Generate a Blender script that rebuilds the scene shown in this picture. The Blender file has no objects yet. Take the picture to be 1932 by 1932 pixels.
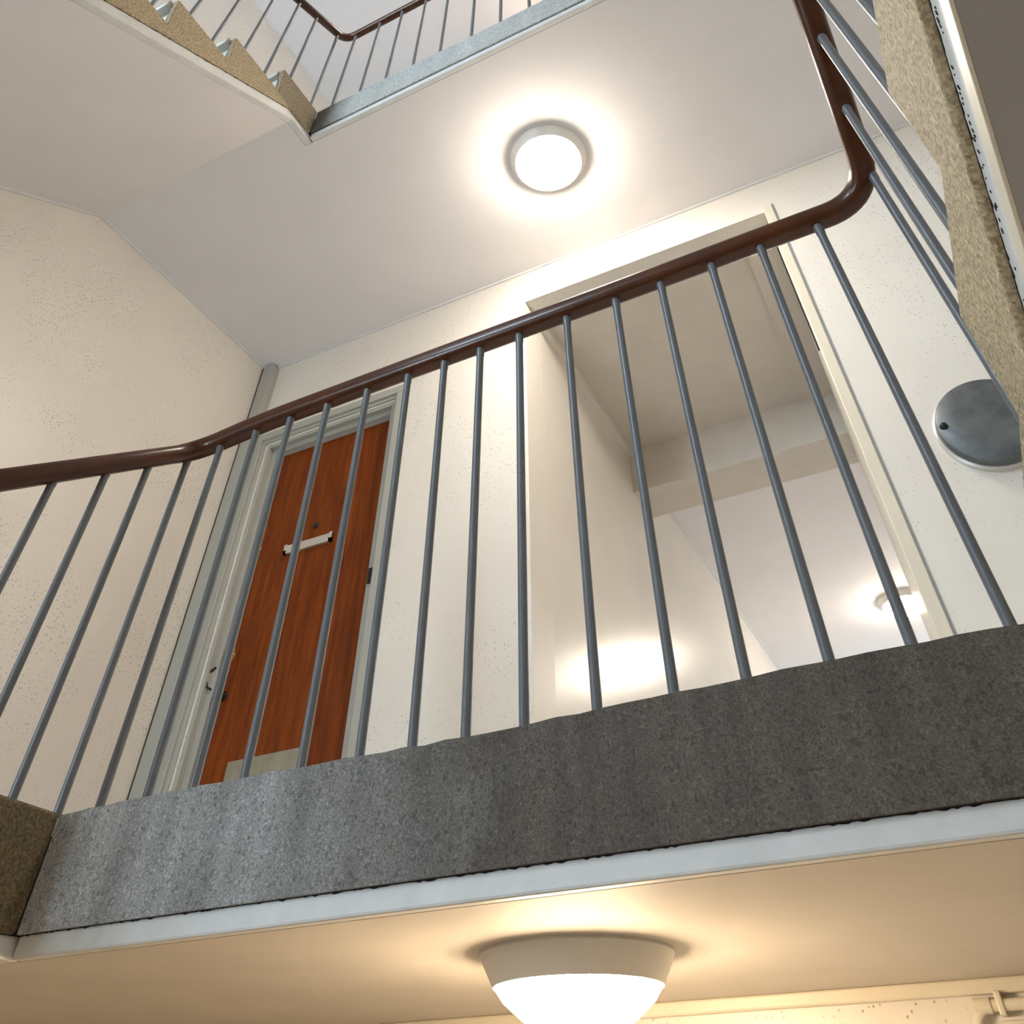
import bpy, bmesh, math, random
from mathutils import Vector, Matrix

# ---------------------------------------------------------------- camera, world, light, exposure
scene = bpy.context.scene
col = scene.collection
W = 1932.0
CAM = dict(C=(1.58846, -1.18511, -0.45775), yaw=-0.461832, pitch=0.848766, roll=-0.011403,
           f=1476.268, px=976.176, py=523.952)
cd = bpy.data.cameras.new('camera'); cam = bpy.data.objects.new('camera', cd); col.objects.link(cam)
cy_, sy_ = math.cos(CAM['yaw']), math.sin(CAM['yaw']); cp_, sp_ = math.cos(CAM['pitch']), math.sin(CAM['pitch'])
fw = Vector((sy_ * cp_, cy_ * cp_, sp_)); ri = Vector((cy_, -sy_, 0)); up = ri.cross(fw)
cr_, sr_ = math.cos(CAM['roll']), math.sin(CAM['roll'])
r2 = cr_ * ri + sr_ * up; u2 = -sr_ * ri + cr_ * up
cam.matrix_world = Matrix(((r2.x, u2.x, -fw.x, CAM['C'][0]), (r2.y, u2.y, -fw.y, CAM['C'][1]),
                           (r2.z, u2.z, -fw.z, CAM['C'][2]), (0, 0, 0, 1)))
cd.sensor_fit = 'HORIZONTAL'; cd.sensor_width = 36.0; cd.lens = 36.0 * CAM['f'] / W
cd.shift_x = (W / 2 - CAM['px']) / W; cd.shift_y = (CAM['py'] - W / 2) / W
cd.clip_start = 0.01
scene.camera = cam

SKY = (0.64, 0.83, 1.0); SKY_STRENGTH = 9.5
LAMP_STRENGTH = 46.0
world = bpy.data.worlds.new('world'); scene.world = world; world.use_nodes = True
bgn = world.node_tree.nodes['Background']
bgn.inputs[0].default_value = (*SKY, 1); bgn.inputs[1].default_value = SKY_STRENGTH
scene.view_settings.view_transform = 'Standard'
scene.view_settings.look = 'None'
scene.view_settings.gamma = 1.0
scene.view_settings.use_curve_mapping = False
scene.view_settings.exposure = 1.70

# ---------------------------------------------------------------- dimensions (metres)
H = 2.70           # floor to floor
ZG = -0.182        # bottom of granolithic fascia below floor level
ZP = -0.215        # landing soffit below floor level
D = 1.123          # back wall
XL, XRW = -1.121, 2.95
YF = -3.05         # front wall (windows)
XS = 1.798         # well-side face of the right hand flight
TOP = 2 * H + ZP   # top ceiling
OPX0, OPX1, OPZ = 0.478, 1.645, 2.273
DRX0, DRX1, DRZ = -0.965, -0.205, 1.93
WINS = [(-1.02, -0.38, -0.35, 1.02), (-1.02, 0.05, 2.25, 3.60)]   # x0, x1, z0, z1

# ---------------------------------------------------------------- materials
def lin(h):
    h = h.lstrip('#'); o = []
    for i in (0, 2, 4):
        c = int(h[i:i + 2], 16) / 255
        o.append(c / 12.92 if c <= .04045 else ((c + .055) / 1.055) ** 2.4)
    return (*o, 1)

def new_mat(name):
    m = bpy.data.materials.new(name); m.use_nodes = True
    nt = m.node_tree; b = nt.nodes['Principled BSDF']
    return m, nt, b

def coords(nt, scale=(1, 1, 1)):
    tc = nt.nodes.new('ShaderNodeNewGeometry'); mp = nt.nodes.new('ShaderNodeMapping')
    nt.links.new(tc.outputs['Position'], mp.inputs['Vector']); mp.inputs['Scale'].default_value = scale
    return mp.outputs['Vector']

def ocoords(nt, scale=(1, 1, 1)):
    tc = nt.nodes.new('ShaderNodeTexCoord'); mp = nt.nodes.new('ShaderNodeMapping')
    nt.links.new(tc.outputs['Object'], mp.inputs['Vector']); mp.inputs['Scale'].default_value = scale
    return mp.outputs['Vector']

def noise(nt, vec, scale, detail=4, rough=.55):
    n = nt.nodes.new('ShaderNodeTexNoise'); nt.links.new(vec, n.inputs['Vector'])
    n.inputs['Scale'].default_value = scale; n.inputs['Detail'].default_value = detail
    n.inputs['Roughness'].default_value = rough
    return n.outputs['Fac']

def ramp(nt, fac, stops):
    r = nt.nodes.new('ShaderNodeValToRGB'); nt.links.new(fac, r.inputs['Fac'])
    e = r.color_ramp.elements
    while len(e) < len(stops): e.new(.5)
    for i, (p, c) in enumerate(stops): e[i].position = p; e[i].color = c
    return r.outputs['Color']

def mix(nt, fac, a, b, mode='MIX'):
    m = nt.nodes.new('ShaderNodeMix'); m.data_type = 'RGBA'; m.blend_type = mode
    for k, v in ((0, fac), (6, a), (7, b)):
        if hasattr(v, 'is_linked') or isinstance(v, bpy.types.NodeSocket): nt.links.new(v, m.inputs[k])
        else: m.inputs[k].default_value = v
    return m.outputs[2]

def math_n(nt, op, a, b):
    m = nt.nodes.new('ShaderNodeMath'); m.operation = op
    for k, v in ((0, a), (1, b)):
        if isinstance(v, bpy.types.NodeSocket): nt.links.new(v, m.inputs[k])
        else: m.inputs[k].default_value = v
    return m.outputs[0]

def bump(nt, b, h, strength, dist):
    n = nt.nodes.new('ShaderNodeBump'); nt.links.new(h, n.inputs['Height'])
    n.inputs['Strength'].default_value = strength; n.inputs['Distance'].default_value = dist
    nt.links.new(n.outputs['Normal'], b.inputs['Normal'])

BLK = (0, 0, 0, 1); WHT = (1, 1, 1, 1)

def speckled(name, base, rough=.42, speck='#6f6558', amount=.62):
    """painted wall with a flicked fleck finish"""
    m, nt, b = new_mat(name)
    v = coords(nt)
    vo = nt.nodes.new('ShaderNodeTexVoronoi'); nt.links.new(v, vo.inputs['Vector'])
    vo.inputs['Scale'].default_value = 84; vo.inputs['Randomness'].default_value = 1
    near = ramp(nt, vo.outputs['Distance'], [(.15, WHT), (.27, BLK)])
    sep = nt.nodes.new('ShaderNodeSeparateColor'); nt.links.new(vo.outputs['Color'], sep.inputs[0])
    pick = ramp(nt, sep.outputs[0], [(.50, BLK), (.60, WHT)])
    clump = ramp(nt, noise(nt, v, 3.2, 4), [(.40, BLK), (.60, WHT)])
    f = math_n(nt, 'MULTIPLY', near, pick); f = math_n(nt, 'MULTIPLY', f, clump); f = math_n(nt, 'MULTIPLY', f, amount)
    mott = ramp(nt, noise(nt, v, 2.0, 3), [(.3, (.93, .93, .93, 1)), (.7, WHT)])
    basec = mix(nt, 1.0, lin(base), mott, 'MULTIPLY')
    nt.links.new(mix(nt, f, basec, lin(speck)), b.inputs['Base Color'])
    b.inputs['Roughness'].default_value = rough
    bump(nt, b, noise(nt, v, 130, 3), .12, .002)
    return m

def plain(name, c, rough=.5, metal=0.0, var=.0, scale=6, bumpd=0):
    m, nt, b = new_mat(name)
    if var:
        v = coords(nt)
        t = ramp(nt, noise(nt, v, scale, 4), [(.3, (1 - var,) * 3 + (1,)), (.7, WHT)])
        nt.links.new(mix(nt, 1.0, lin(c), t, 'MULTIPLY'), b.inputs['Base Color'])
        if bumpd: bump(nt, b, noise(nt, v, 60, 3), .2, bumpd)
    else: b.inputs['Base Color'].default_value = lin(c)
    b.inputs['Roughness'].default_value = rough; b.inputs['Metallic'].default_value = metal
    return m

def granolithic(name, light, dark, streaks=0.0, edge_tint=None, grain=300):
    """speckled aggregate; streaks = run marks, edge_tint = (x0, x1, tint) darker tint spreading along the edge, grime on the middle landing"""
    m, nt, b = new_mat(name)
    v = coords(nt)
    g1 = ramp(nt, noise(nt, v, grain, 3, .65), [(.33, lin(dark)), (.50, mix_c(light, dark, .5)), (.67, lin(light))])
    vo = nt.nodes.new('ShaderNodeTexVoronoi'); nt.links.new(v, vo.inputs['Vector']); vo.inputs['Scale'].default_value = 190
    sep = nt.nodes.new('ShaderNodeSeparateColor'); nt.links.new(vo.outputs['Color'], sep.inputs[0])
    chip = ramp(nt, sep.outputs[1], [(.0, (.62, .60, .58, 1)), (.16, (.9, .9, .9, 1)), (.8, WHT), (1.0, (1.25, 1.25, 1.25, 1))])
    c = mix(nt, 1.0, g1, chip, 'MULTIPLY')
    if streaks:
        vs = coords(nt, (11, 11, 1.6))
        lo = 1 - streaks
        st = ramp(nt, noise(nt, vs, 1.0, 5, .6), [(.34, (lo, lo, lo, 1)), (.54, (.97, .97, .97, 1)), (.68, (1.12, 1.13, 1.15, 1))])
        c = mix(nt, 1.0, c, st, 'MULTIPLY')
    if edge_tint:
        x0, x1, tint = edge_tint
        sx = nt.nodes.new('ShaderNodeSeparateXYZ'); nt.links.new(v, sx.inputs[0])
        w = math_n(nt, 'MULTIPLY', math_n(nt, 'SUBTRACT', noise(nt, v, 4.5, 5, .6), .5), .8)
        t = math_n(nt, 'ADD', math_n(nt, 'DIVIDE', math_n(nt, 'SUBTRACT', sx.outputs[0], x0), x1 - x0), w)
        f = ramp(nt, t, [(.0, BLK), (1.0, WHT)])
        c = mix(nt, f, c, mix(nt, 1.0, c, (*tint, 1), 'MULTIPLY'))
    nt.links.new(c, b.inputs['Base Color'])
    b.inputs['Roughness'].default_value = .75
    bump(nt, b, noise(nt, v, 300, 2), .12, .001)
    return m

def mix_c(a, b, t):
    A, B = lin(a), lin(b)
    return tuple(A[i] * (1 - t) + B[i] * t for i in range(3)) + (1,)

def wood(name, light, dark, grain=(14, 14, .8), rough=.25, coat=.5, ring=1.0):
    m, nt, b = new_mat(name)
    v = coords(nt, grain)
    n = noise(nt, v, 5.0 * ring, 6, .6)
    fine = noise(nt, v, 26 * ring, 3, .6)
    c1 = ramp(nt, n, [(.3, lin(dark)), (.7, lin(light))])
    c2 = ramp(nt, fine, [(.35, (.82, .80, .78, 1)), (.65, WHT)])
    nt.links.new(mix(nt, 1.0, c1, c2, 'MULTIPLY'), b.inputs['Base Color'])
    b.inputs['Roughness'].default_value = rough
    b.inputs['Specular IOR Level'].default_value = .35 if coat else .18
    b.inputs['Coat Weight'].default_value = coat; b.inputs['Coat Roughness'].default_value = .12
    return m

def emissive(name, c, s):
    m, nt, b = new_mat(name)
    b.inputs['Base Color'].default_value = (.9, .9, .88, 1)
    b.inputs['Emission Color'].default_value = (*c, 1); b.inputs['Emission Strength'].default_value = s
    return m

def glass(name):
    m = bpy.data.materials.new(name); m.use_nodes = True; nt = m.node_tree
    nt.nodes.clear()
    o = nt.nodes.new('ShaderNodeOutputMaterial'); t = nt.nodes.new('ShaderNodeBsdfTransparent')
    g = nt.nodes.new('ShaderNodeBsdfGlossy'); g.inputs['Roughness'].default_value = .02
    x = nt.nodes.new('ShaderNodeMixShader'); x.inputs[0].default_value = .06
    nt.links.new(t.outputs[0], x.inputs[1]); nt.links.new(g.outputs[0], x.inputs[2]); nt.links.new(x.outputs[0], o.inputs[0])
    return m

M = {
    'wall': speckled('fleck_paint', '#eae3d9', .36),
    'wall_gloss': speckled('fleck_gloss_paint', '#eae3d9', .24, amount=.3),
    'ceil': plain('ceiling_paint', '#ebe7e7', .8, var=.05, scale=2.2, bumpd=.001),
    'soffit': plain('soffit_paint', '#d9d0c5', .7, var=.08, scale=5, bumpd=.002),
    'plaster': plain('plaster_edge_paint', '#e4e4e2', .55, var=.10, scale=18, bumpd=.002),
    'cream': plain('cream_gloss_paint', '#e6dcc8', .35, var=.05, scale=9),
    'gran': granolithic('granolithic_grimed', '#dbdcdc', '#888785', .36, (.10, .95, (.24, .195, .155))),
    'gran_clean': granolithic('granolithic_clean', '#dcdcd8', '#a09f9a', .15, (.20, .06, (.22, .20, .17))),  # ragged darker tint towards the left end of the edge
    'gran_warm': granolithic('granolithic_warm', '#d0bf9f', '#8f7d60', 0, None, 170),
    'gran_shaded': granolithic('granolithic_shaded', '#87785c', '#51452f', 0, None, 170),  # darker copy of the string granolithic, shade put into its colour
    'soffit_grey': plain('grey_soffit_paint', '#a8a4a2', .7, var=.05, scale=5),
    'joint': plain('dirty_joint', '#1d1a17', .9),
    'tread': plain('tread_concrete', '#c9c7c0', .7, var=.15, scale=14),
    'vinyl': plain('pale_floor', '#dcd9d6', .45, var=.06, scale=5),
    'steel': plain('grey_baluster_paint', '#6b6e72', .32, var=.10, scale=20),
    'rail': wood('varnished_rail', '#55290c', '#3b1906', (3, 3, 3), .30, .2, .4),
    'door': wood('door_veneer', '#8e430b', '#642903', (9, 9, .7), .5, .0),
    'frame': plain('grey_gloss_frame', '#aeada3', .28, var=.05, scale=8),
    'alu': plain('aluminium', '#d2d0cb', .3, .7),
    'galv': plain('galvanised', '#777c7e', .48, .5, var=.45, scale=14),
    'dark': plain('dark_metal', '#16150f', .5, .2),
    'brass': plain('brass', '#b98a4a', .3, .9),
    'kick': plain('worn_kick_plate', '#a39a85', .5, .2, var=.25, scale=20),
    'white': plain('white_enamel', '#e6e2da', .35),
    'wframe': plain('window_paint', '#e3e3de', .4),
    'glass': glass('window_glass'),
}

# ---------------------------------------------------------------- mesh helpers
class MB:
    def __init__(self): self.v = []; self.f = []; self.sm = False
    def box(self, x0, x1, y0, y1, z0, z1):
        n = len(self.v)
        self.v += [(x0, y0, z0), (x1, y0, z0), (x1, y1, z0), (x0, y1, z0), (x0, y0, z1), (x1, y0, z1), (x1, y1, z1), (x0, y1, z1)]
        self.f += [tuple(n + i for i in q) for q in ((0, 3, 2, 1), (4, 5, 6, 7), (0, 1, 5, 4), (1, 2, 6, 5), (2, 3, 7, 6), (3, 0, 4, 7))]
        return self
    def prism_x(self, poly, x0, x1, skew=0.0):
        """poly of (y,z) extruded along x; skew shifts x by -skew*y"""
        n = len(self.v); k = len(poly)
        self.v += [(x0 - skew * y, y, z) for y, z in poly] + [(x1 - skew * y, y, z) for y, z in poly]
        self.f.append(tuple(range(n + k - 1, n - 1, -1))); self.f.append(tuple(range(n + k, n + 2 * k)))
        for i in range(k):
            j = (i + 1) % k; self.f.append((n + i, n + j, n + k + j, n + k + i))
        return self
    def sweep(self, pts, sect, closed_caps=True, upv=(0, 0, 1)):
        """sect: (side, up) profile swept along pts"""
        pts = [Vector(p) for p in pts]; n = len(self.v); k = len(sect)
        for i, p in enumerate(pts):
            a = pts[max(i - 1, 0)]; b = pts[min(i + 1, len(pts) - 1)]; t = (b - a).normalized()
            s = t.cross(Vector(upv)).normalized(); u = s.cross(t).normalized()
            for (sx, su) in sect: q = p + s * sx + u * su; self.v.append(tuple(q))
        for i in range(len(pts) - 1):
            for j in range(k):
                j2 = (j + 1) % k
                self.f.append((n + i * k + j, n + i * k + j2, n + (i + 1) * k + j2, n + (i + 1) * k + j))
        if closed_caps:
            self.f.append(tuple(n + j for j in range(k - 1, -1, -1)))
            self.f.append(tuple(n + (len(pts) - 1) * k + j for j in range(k)))
        return self
    def lathe(self, prof, c, seg=48, axis='z'):
        """prof of (radius, height) around axis through c"""
        n = len(self.v); k = len(prof)
        for i in range(seg):
            a = 2 * math.pi * i / seg; ca, sa = math.cos(a), math.sin(a)
            for r, h in prof:
                if axis == 'z': self.v.append((c[0] + r * ca, c[1] + r * sa, c[2] + h))
                elif axis == 'y': self.v.append((c[0] + r * ca, c[1] + h, c[2] + r * sa))
                else: self.v.append((c[0] + h, c[1] + r * ca, c[2] + r * sa))
        for i in range(seg):
            i2 = (i + 1) % seg
            for j in range(k - 1):
                self.f.append((n + i * k + j, n + i2 * k + j, n + i2 * k + j + 1, n + i * k + j + 1))
        return self
    def build(self, name, mat, parent=None, smooth=False, bevel=0.0, offset=None):
        me = bpy.data.meshes.new(name)
        v = self.v if offset is None else [(a - offset[0], b - offset[1], c - offset[2]) for a, b, c in self.v]
        me.from_pydata(v, [], self.f)
        bm = bmesh.new(); bm.from_mesh(me)
        bmesh.ops.remove_doubles(bm, verts=bm.verts, dist=1e-6)
        bmesh.ops.recalc_face_normals(bm, faces=bm.faces); bm.to_mesh(me); bm.free()
        me.materials.append(mat)
        if smooth:
            for p in me.polygons: p.use_smooth = True
        o = bpy.data.objects.new(name, me); col.objects.link(o)
        if offset is not None: o.location = offset
        if parent: o.parent = parent; 
        if parent and offset is None and parent.location.length > 0: o.matrix_parent_inverse = Matrix.Translation(-parent.location)
        if bevel:
            b = o.modifiers.new('bevel', 'BEVEL'); b.width = bevel; b.segments = 2; b.limit_method = 'ANGLE'; b.angle_limit = math.radians(40)
        return o

def empty(name, loc=(0, 0, 0)):
    o = bpy.data.objects.new(name, None); o.empty_display_size = .1; col.objects.link(o); o.location = loc
    return o
def tag(o, label, cat, group=None):
    o['label'] = label; o['category'] = cat
    if group: o['group'] = group
    return o
def struct(o, label):
    o['kind'] = 'structure'; o['label'] = label; return o

rng = random.Random(7)

# ---------------------------------------------------------------- room shell
struct(MB().box(XL - .2, XL, YF - .2, D + .2, -H, TOP + .2).build('wall_left', M['wall']), 'cream fleck-painted wall on the left side of the stairwell')
struct(MB().box(XRW, XRW + .2, YF - .2, D + .2, -H, TOP + .2).build('wall_right', M['wall']), 'cream fleck-painted wall beyond the right hand flight')
wb = MB()
y0, y1 = D, D + .16
wb.box(XL, XRW, y0, y1, -H, 0); wb.box(XL, XRW, y0, y1, OPZ, TOP)
wb.box(XL, DRX0, y0, y1, 0, OPZ); wb.box(DRX0, DRX1, y0, y1, DRZ, OPZ); wb.box(DRX1, OPX0, y0, y1, 0, OPZ); wb.box(OPX1, XRW, y0, y1, 0, OPZ)
struct(wb.build('wall_back', M['wall']), 'cream fleck-painted landing wall with a brown door and a wide corridor opening')
wf = MB(); ya, yb_ = YF - .2, YF
zlast = -H
for (wx0, wx1, z0, z1) in WINS:
    wf.box(XL, XRW, ya, yb_, zlast, z0); wf.box(XL, wx0, ya, yb_, z0, z1); wf.box(wx1, XRW, ya, yb_, z0, z1); zlast = z1
wf.box(XL, XRW, ya, yb_, zlast, TOP)
struct(wf.build('wall_front', M['wall']), 'stairwell wall behind the viewer with two windows above each other')
struct(MB().box(XL - .2, XRW + .2, YF - .2, D + .2, TOP, TOP + .2).build('ceiling', M['ceil']), 'white top ceiling of the stairwell')
struct(MB().box(XL - .2, XRW + .2, YF - .2, D + .2, -H - .2, -H).build('floor', M['tread']), 'grey floor at the foot of the stairwell')

def window(name, label, WX0, WX1, z0, z1, yw, out):
    """yw: inner wall face, out: -1 when outside lies towards -Y, +1 towards +Y"""
    yc = yw + out * .1; xm = (WX0 + WX1) / 2
    w = empty(name, (xm, yc, z0)); struct(w, label)
    fr = MB()
    for a, b in ((WX0, WX0 + .05), (WX1 - .05, WX1), (xm - .03, xm + .03)): fr.box(a, b, yc - .03, yc + .03, z0, z1)
    fr.box(WX0, WX1, yc - .03, yc + .03, z0, z0 + .05); fr.box(WX0, WX1, yc - .03, yc + .03, z1 - .05, z1)
    fr.build('window_frame', M['wframe'], w)
    for a, b in ((WX0 + .05, xm - .03), (xm + .03, WX1 - .05)):
        MB().box(a, b, yc - .002, yc + .002, z0 + .05, z1 - .05).build('pane', M['glass'], w)
    MB().box(WX0, WX1, min(yw - out * .05, yc - out * .03), max(yw - out * .05, yc - out * .03), z0, z0 + .02).build('window_sill', M['wframe'], w)
    ld = bpy.data.lights.new('daylight_portal', 'AREA'); ld.shape = 'RECTANGLE'; ld.size = WX1 - WX0; ld.size_y = z1 - z0
    ld.cycles.is_portal = True
    lo = bpy.data.objects.new('daylight_portal', ld); col.objects.link(lo)
    lo.location = (xm, yw + out * .17, (z0 + z1) / 2); lo.rotation_euler = (math.radians(-90 * out), 0, 0)
for n, wdef in enumerate(WINS):
    window('window_%d' % (n + 1), 'stairwell window with white frame, %s of the two' % ('lower', 'upper')[n], *wdef, YF, -1)

# ---------------------------------------------------------------- jagged dark joint between granolithic and plaster
def joint_strip(pts, axis_n, w0, w1, step=.012):
    """ragged strip lying on a face: pts (p0,p1,downvector)"""
    p0, p1, dn = Vector(pts[0]), Vector(pts[1]), Vector(pts[2])
    L = (p1 - p0).length; n = max(2, int(L / step)); mb = MB(); nv = Vector(axis_n)
    a = []; b = []
    for i in range(n + 1):
        p = p0.lerp(p1, i / n); w = w0 + (w1 - w0) * rng.random() ** 3
        a.append(p + nv * .0006 - dn * .001); b.append(p + nv * .0006 + dn * w)
    for i in range(n):
        k = len(mb.v); mb.v += [tuple(a[i]), tuple(a[i + 1]), tuple(b[i + 1]), tuple(b[i])]; mb.f.append((k, k + 1, k + 2, k + 3))
        q = [Vector(x) - nv * .004 for x in (a[i], a[i + 1], b[i + 1], b[i])]
        k = len(mb.v); mb.v += [tuple(x) for x in q]; mb.f.append((k + 3, k + 2, k + 1, k))
        k2 = k - 4
        mb.f += [(k2, k2 + 1, k + 1, k), (k2 + 3, k2 + 2, k + 2, k + 3)]
    return mb

# ---------------------------------------------------------------- landings
def landing(z, label, edge, under):
    body = struct(MB().box(XL, XRW, .03, D, z + ZP, z - .03).build('landing_slab', under), label)
    MB().box(XL, XRW, .03, D, z - .03, z).build('landing_floor', M['vinyl'], body)
    # granolithic edge, slightly uneven along its top
    fx0, fx1 = 0.0, XS
    n = 46; g = MB(); top = []
    for i in range(n + 1):
        x = fx0 + (fx1 - fx0) * i / n
        top.append((x, z - .0025 + .003 * math.sin(x * 5.3) + rng.uniform(-.0018, .0018)))
    for (ya_, yb2) in ((0, .03),):
        k = len(g.v)
        for x, t in top: g.v += [(x, ya_, z + ZG), (x, ya_, t), (x, yb2, t), (x, yb2, z + ZG)]
        for i in range(n):
            a = k + 4 * i; b = a + 4
            for j in range(4): g.f.append((a + j, a + (j + 1) % 4, b + (j + 1) % 4, b + j))
        g.f += [(k, k + 3, k + 2, k + 1), tuple(k + 4 * n + j for j in range(4))]
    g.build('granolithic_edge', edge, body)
    MB().box(fx0, fx1 + .1, .007, .03, z + ZP, z + ZG).build('plaster_edge', M['plaster'], body, bevel=.004)
    joint_strip(((fx0 + .002, .007, z + ZG), (fx1, .007, z + ZG), (0, 0, -1)), (0, -1, 0), .0006, .0032, .006).build('dirty_joint', M['joint'], body)
    return body
landing(0.0, 'grey granolithic landing edge in the middle with white plaster strip below', M['gran'], M['soffit'])
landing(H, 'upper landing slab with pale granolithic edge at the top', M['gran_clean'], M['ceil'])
for z, lab in ((H / 2, 'upper half landing behind the viewer'), (-H / 2, 'lower half landing behind the viewer')):
    struct(MB().box(XL, XRW, YF, -1.96, z - .2, z).build('half_landing_slab', M['soffit']), lab)

# ---------------------------------------------------------------- flights
def stair_flight(z_top_or_base, side, label, warm):
    """side 'L': descends towards -Y from landing z; side 'R': ascends towards -Y from landing z"""
    z = z_top_or_base
    root = empty('stair_flight', ((-.56 if side == 'L' else 2.37), -1.0, z)); tag(root, label, 'stairs')
    prof = []; steps = []
    if side == 'L':
        xa, xb = XL + .002, 0.0; going, rise, yn = .2475, H / 2 / 8, -.238
        prof.append((.0, z)); y = yn; zz = z
        for i in range(8):
            prof.append((y, zz)); prof.append((y + .018, zz - rise)); steps.append((y + .018, zz, rise))
            zz -= rise; y -= going
        slope = rise / going
        gb = lambda yy: z - .206 + slope * (yy + .168)
        pb = lambda yy: z - .215 + slope * (yy + .10)
        ye = yn - 7 * going
        gpoly = prof[:-1] + [(ye, gb(ye)), (-.14, gb(-.14)), (.0, z + ZG)]
        ppoly_top = [(.03, z + ZG), (-.14, gb(-.14)), (ye, gb(ye))]
        ppoly = ppoly_top + [(ye, pb(ye)), (-.10, z + ZP), (.03, z + ZP)]
        sk = 0.0; x_in = xb; sgn = 1
    else:
        xa, xb = XS, XRW; going, rise = .29, H / 2 / 8
        y = .10; zz = z + .006; sk = .030
        prof.append((y, z))
        for i in range(8):
            prof.append((y - .008, zz + rise)); steps.append((y, zz + rise, rise))
            zz += rise; y -= going
            prof.append((y + .006, zz))
        prof = prof[:-1]
        slope = .575
        gb = lambda yy: z - .058 - slope * yy
        pb = lambda yy: z - .097 - slope * yy
        ye = .10 - 7 * going
        gpoly = prof + [(ye, gb(ye)), (.10, gb(.10))]
        ppoly_top = [(.13, gb(.13)), (ye, gb(ye))]
        ppoly = ppoly_top + [(ye, pb(ye)), (.13, pb(.13))]
        x_in = xa; sgn = -1
    gm = M['gran_shaded'] if side == 'L' and z < 1 else M['gran_warm']
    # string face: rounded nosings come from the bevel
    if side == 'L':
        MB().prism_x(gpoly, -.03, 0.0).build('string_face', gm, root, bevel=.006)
        MB().prism_x(ppoly, -.04, -.007).build('plaster_edge', M['plaster'], root, bevel=.004)
        MB().prism_x([(.0, z + ZG), (-.14, gb(-.14)), (ye, gb(ye)), (ye, pb(ye)), (-.10, z + ZP), (.03, z + ZP), (.03, z + ZG)], XL, -.04).build('soffit', M['ceil'] if z > 1 else M['soffit'], root)
        joint_strip(((-.007, -.14, gb(-.14)), (-.007, ye, gb(ye)), (0, 0, -1)), (1, 0, 0), .0008, .007).build('dirty_joint', M['joint'], root)
        x0, x1 = XL, -.03
    else:
        MB().prism_x(gpoly, XS, XS + .03, sk).build('string_face', gm, root, bevel=.010)
        MB().prism_x(ppoly, XS + .012, XS + .0165, sk).build('plaster_edge', M['plaster'], root)
        # cream bead along the lower arris of the soffit
        MB().prism_x([(.13, pb(.13)), (ye, pb(ye)), (ye, pb(ye) - .030), (.13, pb(.13) - .030)], XS + .0115, XS + .0165, sk).build('soffit_bead', M['cream'], root, bevel=.001)
        MB().prism_x([(.13, gb(.13)), (ye, gb(ye)), (ye, pb(ye) - .030), (.13, pb(.13) - .030)], XS + .0165, XRW - .06, sk).build('soffit', M['soffit_grey'], root)
        j = joint_strip(((XS + .012 - sk * -.2, -.2, gb(-.2)), (XS + .012 - sk * ye, ye, gb(ye)), (0, 0, -1)), (-1, 0, 0), .001, .008, .007)
        j.build('dirty_joint', M['joint'], root)
        # loose row of chips and dirt in the plaster of the edge
        yy = -.15; blot = MB()
        while yy > ye:
            s = rng.uniform(.0012, .0036); zc = gb(yy) - .014 + rng.uniform(-.0035, .0035); L = s * rng.uniform(.5, 1.0)
            k = len(blot.v); x = XS + .0112 - sk * yy; n = 7
            ring = [(math.cos(2 * math.pi * q / n) * L * rng.uniform(.6, 1.2), math.sin(2 * math.pi * q / n) * s * rng.uniform(.6, 1.2)) for q in range(n)]
            for xx in (x, x + .002):
                blot.v += [(xx, yy + a, zc + b - slope * a) for a, b in ring]
            blot.f.append(tuple(range(k, k + n))); blot.f.append(tuple(range(k + 2 * n - 1, k + n - 1, -1)))
            for q in range(n): blot.f.append((k + q, k + (q + 1) % n, k + n + (q + 1) % n, k + n + q))
            yy -= rng.uniform(.004, .013) if rng.random() < .9 else .035
        bo = blot.build('dirt_chips', M['joint'], root); bo['kind'] = 'stuff'
        x0, x1 = XS + .03, XRW - .06
    ske = sk if side == 'R' else 0
    for i, (sy, sz, rs) in enumerate(steps):
        if side == 'L':
            if i > 0:   # tread below the riser above
                MB().box(x0, x1, sy - .03, sy + going - .012, sz - .035, sz).build('tread', M['tread'], root)
            MB().box(x0, x1, sy, sy + .03, sz - rs, sz - .035 if i else sz - .03).build('riser', M['tread'], root)
            if i == 0: MB().box(x0, x1, sy - .02, .03, sz - .03, sz).build('tread', M['tread'], root)
        else:
            MB().prism_x([(sy + .008, sz - .035), (sy + .008, sz), (sy - going + .0, sz), (sy - going + .0, sz - .035)], x0, x1, ske).build('tread', M['tread'], root)
            MB().prism_x([(sy - .012, sz - rs), (sy - .012, sz - .035), (sy - .03, sz - .035), (sy - .03, sz - rs)], x0, x1, ske).build('riser', M['tread'], root)
    return root
stair_flight(H, 'L', 'stair flight at the upper left with beige saw-tooth string and pale soffit', True)
stair_flight(0.0, 'L', 'stair flight dropping away at the lower left, string with shade put into its dark colour', True)
stair_flight(0.0, 'R', 'stair flight climbing along the right edge with beige saw-tooth string', True)

# ---------------------------------------------------------------- balustrades
def corner_path(ctrl, radii, n=14):
    pts = [Vector(ctrl[0])]
    for i in range(1, len(ctrl) - 1):
        p = Vector(ctrl[i]); a = (Vector(ctrl[i - 1]) - p).normalized(); b = (Vector(ctrl[i + 1]) - p).normalized(); r = radii[i - 1]
        s, e = p + a * r, p + b * r
        for k in range(n + 1):
            t = k / n; pts.append(s * (1 - t) ** 2 + p * 2 * t * (1 - t) + e * t * t)
    pts.append(Vector(ctrl[-1])); return pts

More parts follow.
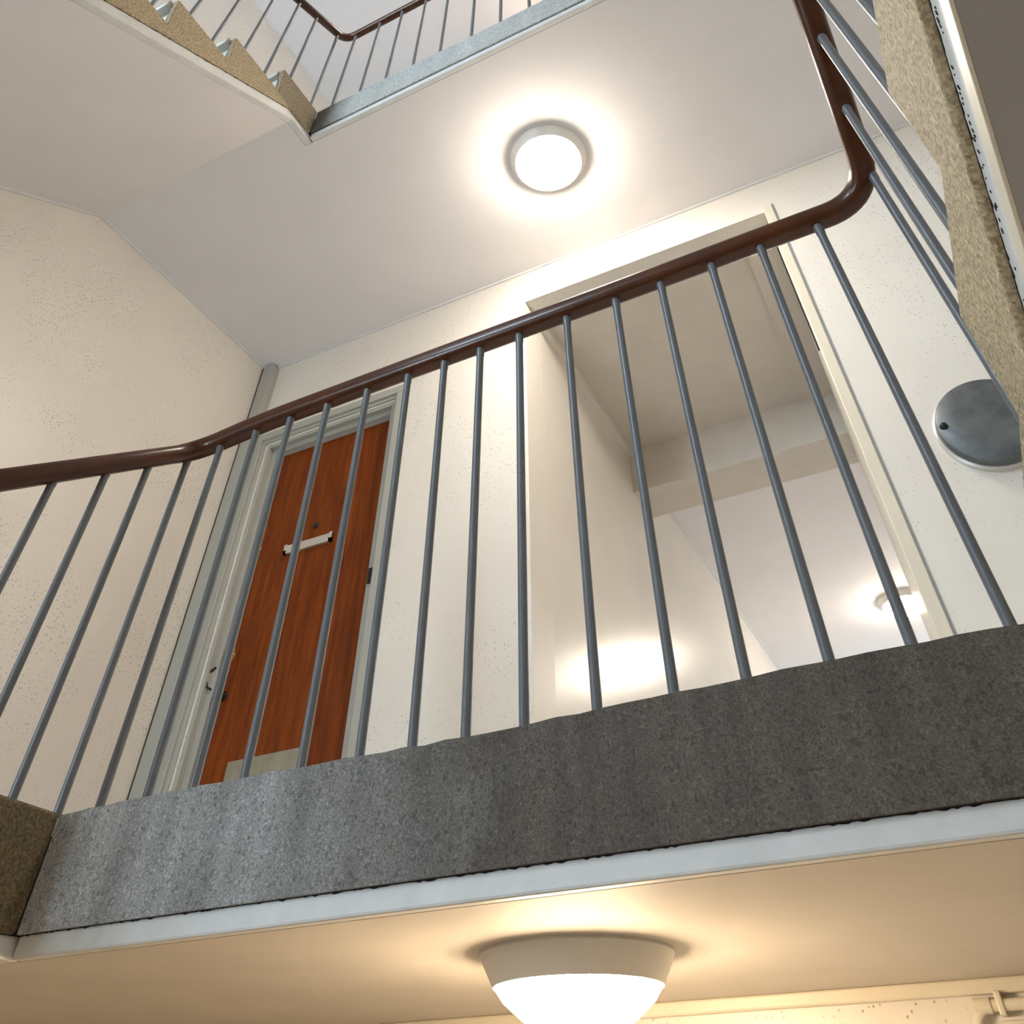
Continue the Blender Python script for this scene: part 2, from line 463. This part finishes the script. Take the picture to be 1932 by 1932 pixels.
def rail_section(w=.050, h=.047, r=.017, n=5):
    out = []
    for cx, cz, a0 in ((w / 2 - r, h / 2 - r, 0), (-w / 2 + r, h / 2 - r, 90), (-w / 2 + r, -h / 2 + r, 180), (w / 2 - r, -h / 2 + r, 270)):
        for k in range(n + 1):
            a = math.radians(a0 + 90 * k / n); out.append((cx + r * math.cos(a), cz + r * math.sin(a)))
    return out

bal_cache = {}
def baluster(parent, x, y, z0, z1, r=.0088):
    L = round(z1 - z0, 3)
    if (L, r) not in bal_cache:
        mb = MB(); prof = [(0, 0), (r, 0), (r, L - .030), (r * 1.12, L - .026), (r * 1.15, L), (0, L)]
        mb.lathe(prof, (0, 0, 0), 14)
        o = mb.build('baluster', M['steel'], None, smooth=True)
        e = o.modifiers.new('edge', 'EDGE_SPLIT'); e.split_angle = math.radians(40)
        bal_cache[(L, r)] = o; o.parent = parent
    else:
        o = bal_cache[(L, r)].copy(); col.objects.link(o); o.parent = parent
    o.matrix_parent_inverse = Matrix.Translation(-parent.location)
    o.location = (x, y, z0)
    return o

def left_tread(y, z):
    if y > -.238: return z
    i = int((-y - .238) / .2475) + 1
    return z - i * H / 16
def right_tread(y, z):
    if y > .10: return z
    i = int((.10 - y) / .29) + 1
    return z + i * H / 16

root = empty('balustrade', (.9, .04, 0)); tag(root, 'balustrade of grey balusters under brown wooden handrail along the middle landing', 'railing')
zl = lambda y: .785 + .82 * (y + .089)
zr = lambda y: .944 - .64 * y
path = corner_path([(-.04, -1.15, zl(-1.15)), (-.04, .04, .884), (.20, .04, .903), (1.835, .04, .908), (1.838 + .025 * 1.9, -1.9, zr(-1.9))], [.085, .09, .105])
MB().sweep(path, rail_section()).build('handrail', M['rail'], root, smooth=True)
for x in (.0527, .175, .291, .412, .539, .664, .771, .874, .982, 1.109, 1.235, 1.347, 1.468, 1.581, 1.7075): baluster(root, x, .04, 0, .885)
for y in (.022, -.085, -.187, -.300, -.415, -.53, -.645, -.76, -.88, -1.0, -1.1):
    baluster(root, -.04, y, left_tread(y, 0), zl(y) - .015 if y < 0 else .85)
for i in range(14):
    y = -.010 - i * .130
    baluster(root, 1.838 - .025 * y + (.007 if i == 0 else 0), y, right_tread(y, 0), zr(y) - .018)

root2 = empty('balustrade', (.9, .04, H)); tag(root2, 'balustrade of thin grey balusters and dark handrail on the upper landing', 'railing')
zl2 = lambda y: H + .815 + .60 * (y + .06)
path = corner_path([(-.04, -1.7, zl2(-1.7)), (-.04, .04, H + .862), (1.835, .04, H + .875), (1.838, -.35, H + 1.10)], [.07, .08])
MB().sweep(path, rail_section(.04, .04)).build('handrail', M['rail'], root2, smooth=True)
for x in (.03, .185, .325, .47, .61, .768, .911, 1.05, 1.19, 1.33, 1.47, 1.61, 1.74): baluster(root2, x, .04, H, H + .855, .0075)
for y in (-.02, -.172, -.29, -.414, -.54, -.66, -.78, -.90, -1.02, -1.14, -1.26, -1.38): baluster(root2, -.04, y, left_tread(y, H), zl2(y) - .015, .0075)

# ---------------------------------------------------------------- ceiling lamps
def lamp(loc, label, colour, k=1.0, s=1.0, cat='lamp'):
    root = empty('ceiling_lamp', loc); tag(root, label, cat, 'conical ceiling lamps')
    MB().lathe([(0, 0), (.167 * s, 0), (.1685 * s, -.004), (.1450 * s, -.0445 * s), (.1430 * s, -.0445 * s), (.1430 * s, -.02), (0, -.02)], loc, 64).build('lamp_base', M['white'], root, smooth=True).modifiers.new('e', 'EDGE_SPLIT').split_angle = math.radians(35)
    pr = [(.1425 * s, -.038 * s), (.1422 * s, -.045 * s), (.128 * s, -.062 * s), (.098 * s, -.083 * s), (.075 * s, -.098 * s), (.055 * s, -.108 * s), (.03 * s, -.114 * s), (0, -.116 * s)]
    MB().lathe(pr, loc, 64).build('diffuser', emissive('lamp_glow', colour, LAMP_STRENGTH * k), root, smooth=True)
    return root
lamp((.878, .443, ZP), 'glowing conical lamp under the middle landing at the bottom', (1.0, .77, .50), .85)
lamp((.873, .570, H + ZP), 'glowing round lamp on the ceiling above the balustrade', (1.0, .90, .76), .92)
lamp((.873, .570, TOP), 'glowing round lamp on the top ceiling over the upper landing', (1.0, .78, .60), .55)
lamp((1.595, 5.06, OPZ), 'small glowing lamp on the corridor ceiling seen through the opening', (1.0, .88, .72), .85)

# ---------------------------------------------------------------- corridor behind the opening
CY = 8.0
struct(MB().box(OPX0 - .15, OPX0, D + .16, CY, 0, OPZ + .1).build('wall_corridor_left', M['wall_gloss']), 'glossy cream corridor wall on the left inside the opening')
struct(MB().box(OPX1, OPX1 + .12, D + .16, 2.75, 0, OPZ + .1).build('wall_corridor_right', M['wall']), 'cream corridor wall on the right inside the opening')
wl = MB().box(OPX1 + .12, 3.0, 2.63, 2.75, 0, OPZ + .1); wl.box(3.0, 3.12, 2.63, CY, 0, OPZ + .1)
struct(wl.build('wall_lobby_right', M['wall']), 'cream lobby wall beyond the corridor')
we = MB(); CW = (1.55, 2.45, 1.1, 1.95)
we.box(OPX0 - .15, 3.12, CY, CY + .2, 0, CW[2]); we.box(OPX0 - .15, 3.12, CY, CY + .2, CW[3], OPZ + .1); we.box(OPX0 - .15, CW[0], CY, CY + .2, CW[2], CW[3]); we.box(CW[1], 3.12, CY, CY + .2, CW[2], CW[3])
struct(we.build('wall_corridor_end', M['wall']), 'cream end wall of the corridor')
window('window_3', 'window in the end wall of the corridor', *CW, CY, 1)
struct(MB().box(OPX0 - .15, 3.12, D + .16, 2.60, OPZ, OPZ + .1).build('ceiling_corridor', M['soffit']), 'beige ceiling of the corridor just inside the opening')
struct(MB().box(OPX0 - .15, 3.12, 2.60, CY, OPZ, OPZ + .1).build('ceiling_lobby', M['ceil']), 'pale lilac ceiling beyond the corridor beam')
struct(MB().box(OPX0 - .15, 3.12, D + .0, CY, -.15, 0).build('floor_corridor', M['vinyl']), 'grey corridor floor')
struct(MB().box(OPX0, OPX1, 2.46, 2.75, 2.0, OPZ).build('trim_1', M['soffit']), 'downstand beam across the corridor ceiling')
t = MB().box(OPX0, OPX0 + .028, D + .16, 2.46, OPZ - .045, OPZ)  # strip added where the lintel shadow lies along the wall
struct(t.build('lintel_shade_strip', M['wall']), 'added strip in place of the lintel shadow between corridor ceiling and left corridor wall')
struct(MB().box(1.505, OPX1, D + .18, 2.46, OPZ - .018, OPZ).build('trim_3', M['soffit']), 'shallow boxing along the right side of the corridor ceiling')
struct(MB().box(OPX0, OPX0 + .012, 2.75, CY, OPZ - .012, OPZ).build('trim_4', M['plaster']), 'thin white cove line along the far corridor ceiling')
# opening lining: architraves and dark gap
arch = struct(MB().box(OPX1 - .004, OPX1 + .036, D - .006, D + .17, 0, OPZ + .03).build('trim_5', M['cream'], bevel=.004), 'cream edging board down the right side of the corridor opening')
MB().box(OPX1 + .036, OPX1 + .041, D - .0035, D + .001, 0, OPZ + .035).build('shadow_gap', plain('grey_gap', '#8d8d90', .7), arch)
MB().box(OPX1 - .010, OPX1 - .004, D + .05, D + .058, 1.50, OPZ - .02).build('dark_gap_strip', M['dark'], arch)  # dark strip painted in for the shade inside the jamb gap
struct(MB().box(OPX0 - .038, OPX0 + .002, D - .004, D + .17, 0, OPZ).build('trim_6', M['wall'], bevel=.003), 'narrow edging board down the left side of the corridor opening')

# cove lines where walls meet ceilings
struct(MB().box(XL + .07, XRW, D - .010, D, H + ZP - .010, H + ZP).build('trim_7', M['plaster']), 'thin white cove line on top of the landing back wall')
struct(MB().box(XL, XL + .010, -.10, D, H + ZP - .010, H + ZP).build('trim_8', M['plaster']), 'thin white cove line on top of the left landing wall')
sl = (H / 16) / .2475
struct(MB().prism_x([(-.10, H + ZP), (-1.9, H + ZP - 1.8 * sl), (-1.9, H + ZP - 1.8 * sl - .012), (-.10, H + ZP - .012)], XL, XL + .010).build('trim_9', M['plaster']), 'thin white cove line under the sloping soffit on the left wall')
struct(MB().box(XL, XRW, D - .022, D, ZP - .024, ZP).build('trim_10', M['cream'], bevel=.004), 'cream cornice strip under the middle landing at the back wall')
struct(MB().box(XL, XL + .010, -.1, D, TOP - .010, TOP).build('trim_11', M['plaster']), 'thin cove line below the top ceiling on the left wall')
cb = struct(MB().box(XL + .012, XL + .080, D - .050, D, 0, H + ZP - .012).build('trim_12', M['frame'], bevel=.004), 'grey boxed-in pipe standing in the corner beside the brown door')
MB().box(XL + .001, XL + .012, D - .046, D, 0, H + ZP - .012).build('dark_gap', plain('corner_gap', '#4a4438', .8), cb)

# ---------------------------------------------------------------- brown door
door = empty('door_1', ((DRX0 + DRX1) / 2, D, 0)); struct(door, 'brown veneered flat door with letter slot in a grey moulded frame')
LY = D + .062
lx0, lx1, lz1 = -.925, -.232, 1.885
lf = MB().box(lx0, lx1, LY, LY + .04, .005, lz1).build('door_leaf', M['door'], door, bevel=.002)
fr = MB()
# stepped jambs and head: profile steps from wall face back to the leaf
def frame_ring(x0, x1, zt, wdt, ya_, yb2, name, mat=M['frame'], bev=.003):
    MB().box(x0, x0 + wdt, ya_, yb2, 0, zt - wdt).build(name, mat, door, bevel=bev)
    MB().box(x1 - wdt, x1, ya_, yb2, 0, zt - wdt).build(name, mat, door, bevel=bev)
    MB().box(x0, x1, ya_, yb2, zt - wdt, zt).build(name, mat, door, bevel=bev)
frame_ring(-1.035, -.150, 2.000, .042, D - .020, D + .010, 'architrave')
frame_ring(-.995, -.187, 1.962, .022, D - .010, D + .050, 'frame_moulding')
frame_ring(-.975, -.205, 1.942, .026, D + .004, D + .075, 'frame_lining')
frame_ring(-.951, -.222, 1.918, .028, D + .030, D + .105, 'door_stop')
# letter slot, peephole, kick plate, handle, latch
sx0, sx1, sz = -.745, -.490, 1.312
sl_ = MB().box(sx0, sx1, LY - .012, LY, sz, sz + .016); sl_.box(sx0, sx1, LY - .006, LY, sz + .016, sz + .042); sl_.box(sx1 - .015, sx1, LY - .012, LY, sz, sz + .044); sl_.box(sx0, sx0 + .015, LY - .012, LY, sz, sz + .044)
sl_.build('letter_slot', M['alu'], lf)
MB().lathe([(0, -.010), (.006, -.010), (.010, -.007), (.014, -.002), (.015, 0)], (-.596, LY, 1.418), 20, 'y').build('peephole', M['dark'], lf, smooth=True)
MB().box(-.780, -.450, LY - .004, LY, .18, .515).build('kick_plate', M['kick'], lf)
hd = MB().lathe([(.0, -.03), (.011, -.03), (.011, -.004), (.022, -.004), (.022, 0)], (-.905, LY, .915), 18, 'y')
hd.sweep([(-.905, LY - .028, .915), (-.905, LY - .04, .915), (-.893, LY - .044, .914), (-.845, LY - .044, .911)], [(math.cos(a) * .005, math.sin(a) * .005) for a in [2 * math.pi * k / 8 for k in range(8)]])
hd.build('door_handle', M['brass'], lf, smooth=True)
MB().box(-.922, -.900, LY - .006, LY, .82, 1.00).build('lock_plate', M['dark'], lf, bevel=.002)
kn = MB().lathe([(0, -.035), (.010, -.035), (.013, -.02), (.008, -.012), (.018, -.004), (.018, 0)], (-.890, LY, .76), 18, 'y'); kn.build('cylinder_lock', M['dark'], lf, smooth=True)
kr = MB().sweep([(-.935, D + .035 - .008, .83 + .035), (-.950, D + .02, .85), (-.955, D + .015, .82), (-.948, D + .02, .79), (-.93, D + .03, .78)], [(math.cos(a) * .004, math.sin(a) * .004) for a in [2 * math.pi * k / 8 for k in range(8)]])
kr.build('wire_loop', M['dark'], door, smooth=True)
MB().box(-.214, -.186, D - .017, D - .008, 1.020, 1.085).build('strike_plate', M['dark'], door, bevel=.003)
MB().lathe([(0, -.012), (.006, -.012), (.007, 0)], (-.90, LY, 1.385), 12, 'y').build('bell_push', M['white'], lf, smooth=True)

# ---------------------------------------------------------------- round metal cover on the wall
cv = empty('wall_cover', (2.005, D, .985)); tag(cv, 'round grey galvanised cover plate on the white wall beside the right flight', 'cover')
MB().lathe([(.152, 0), (.152, -.014), (.146, -.018), (.138, -.018), (.138, 0)], (2.005, D, .985), 64, 'y').build('rim', M['alu'], cv, smooth=False)
MB().lathe([(.143, -.014), (.143, -.040), (.138, -.045), (.09, -.049), (0, -.051)], (2.005, D, .985), 64, 'y').build('lid', M['galv'], cv, smooth=True)
MB().lathe([(0, -.057), (.006, -.057), (.010, -.053), (.013, -.043)], (2.005 - .122, D, .985 + .012), 16, 'y').build('screw', M['dark'], cv, smooth=True)

# ---------------------------------------------------------------- conduit under the middle landing
cp = M['cream']
circ = lambda r: [(math.cos(2 * math.pi * k / 12) * r, math.sin(2 * math.pi * k / 12) * r) for k in range(12)]
cn = empty('conduit', (1.6, D - .02, -.26)); tag(cn, 'cream painted conduit bending down the wall at the lower right corner', 'conduit')
yc = D - .022
MB().sweep(corner_path([(2.6, yc, -.256), (1.435, yc, -.256), (1.435, yc, -1.2)], [.045]), circ(.0095), upv=(0, 1, 0)).build('pipe', cp, cn, smooth=True)
MB().sweep(corner_path([(2.6, yc + .008, -.281), (1.468, yc + .008, -.281), (1.461, yc + .008, -1.2)], [.025]), circ(.0035), upv=(0, 1, 0)).build('cable', cp, cn, smooth=True)
for x in (1.490, 1.85, 2.2):
    MB().box(x - .006, x + .006, yc - .013, D, -.272, -.236).build('saddle_clip', cp, cn, bevel=.003)
MB().lathe([(0, -.010), (.0125, -.010), (.0125, .02), (0, .02)], (1.452, yc, -.256), 16, 'x').build('coupler', cp, cn, smooth=False)
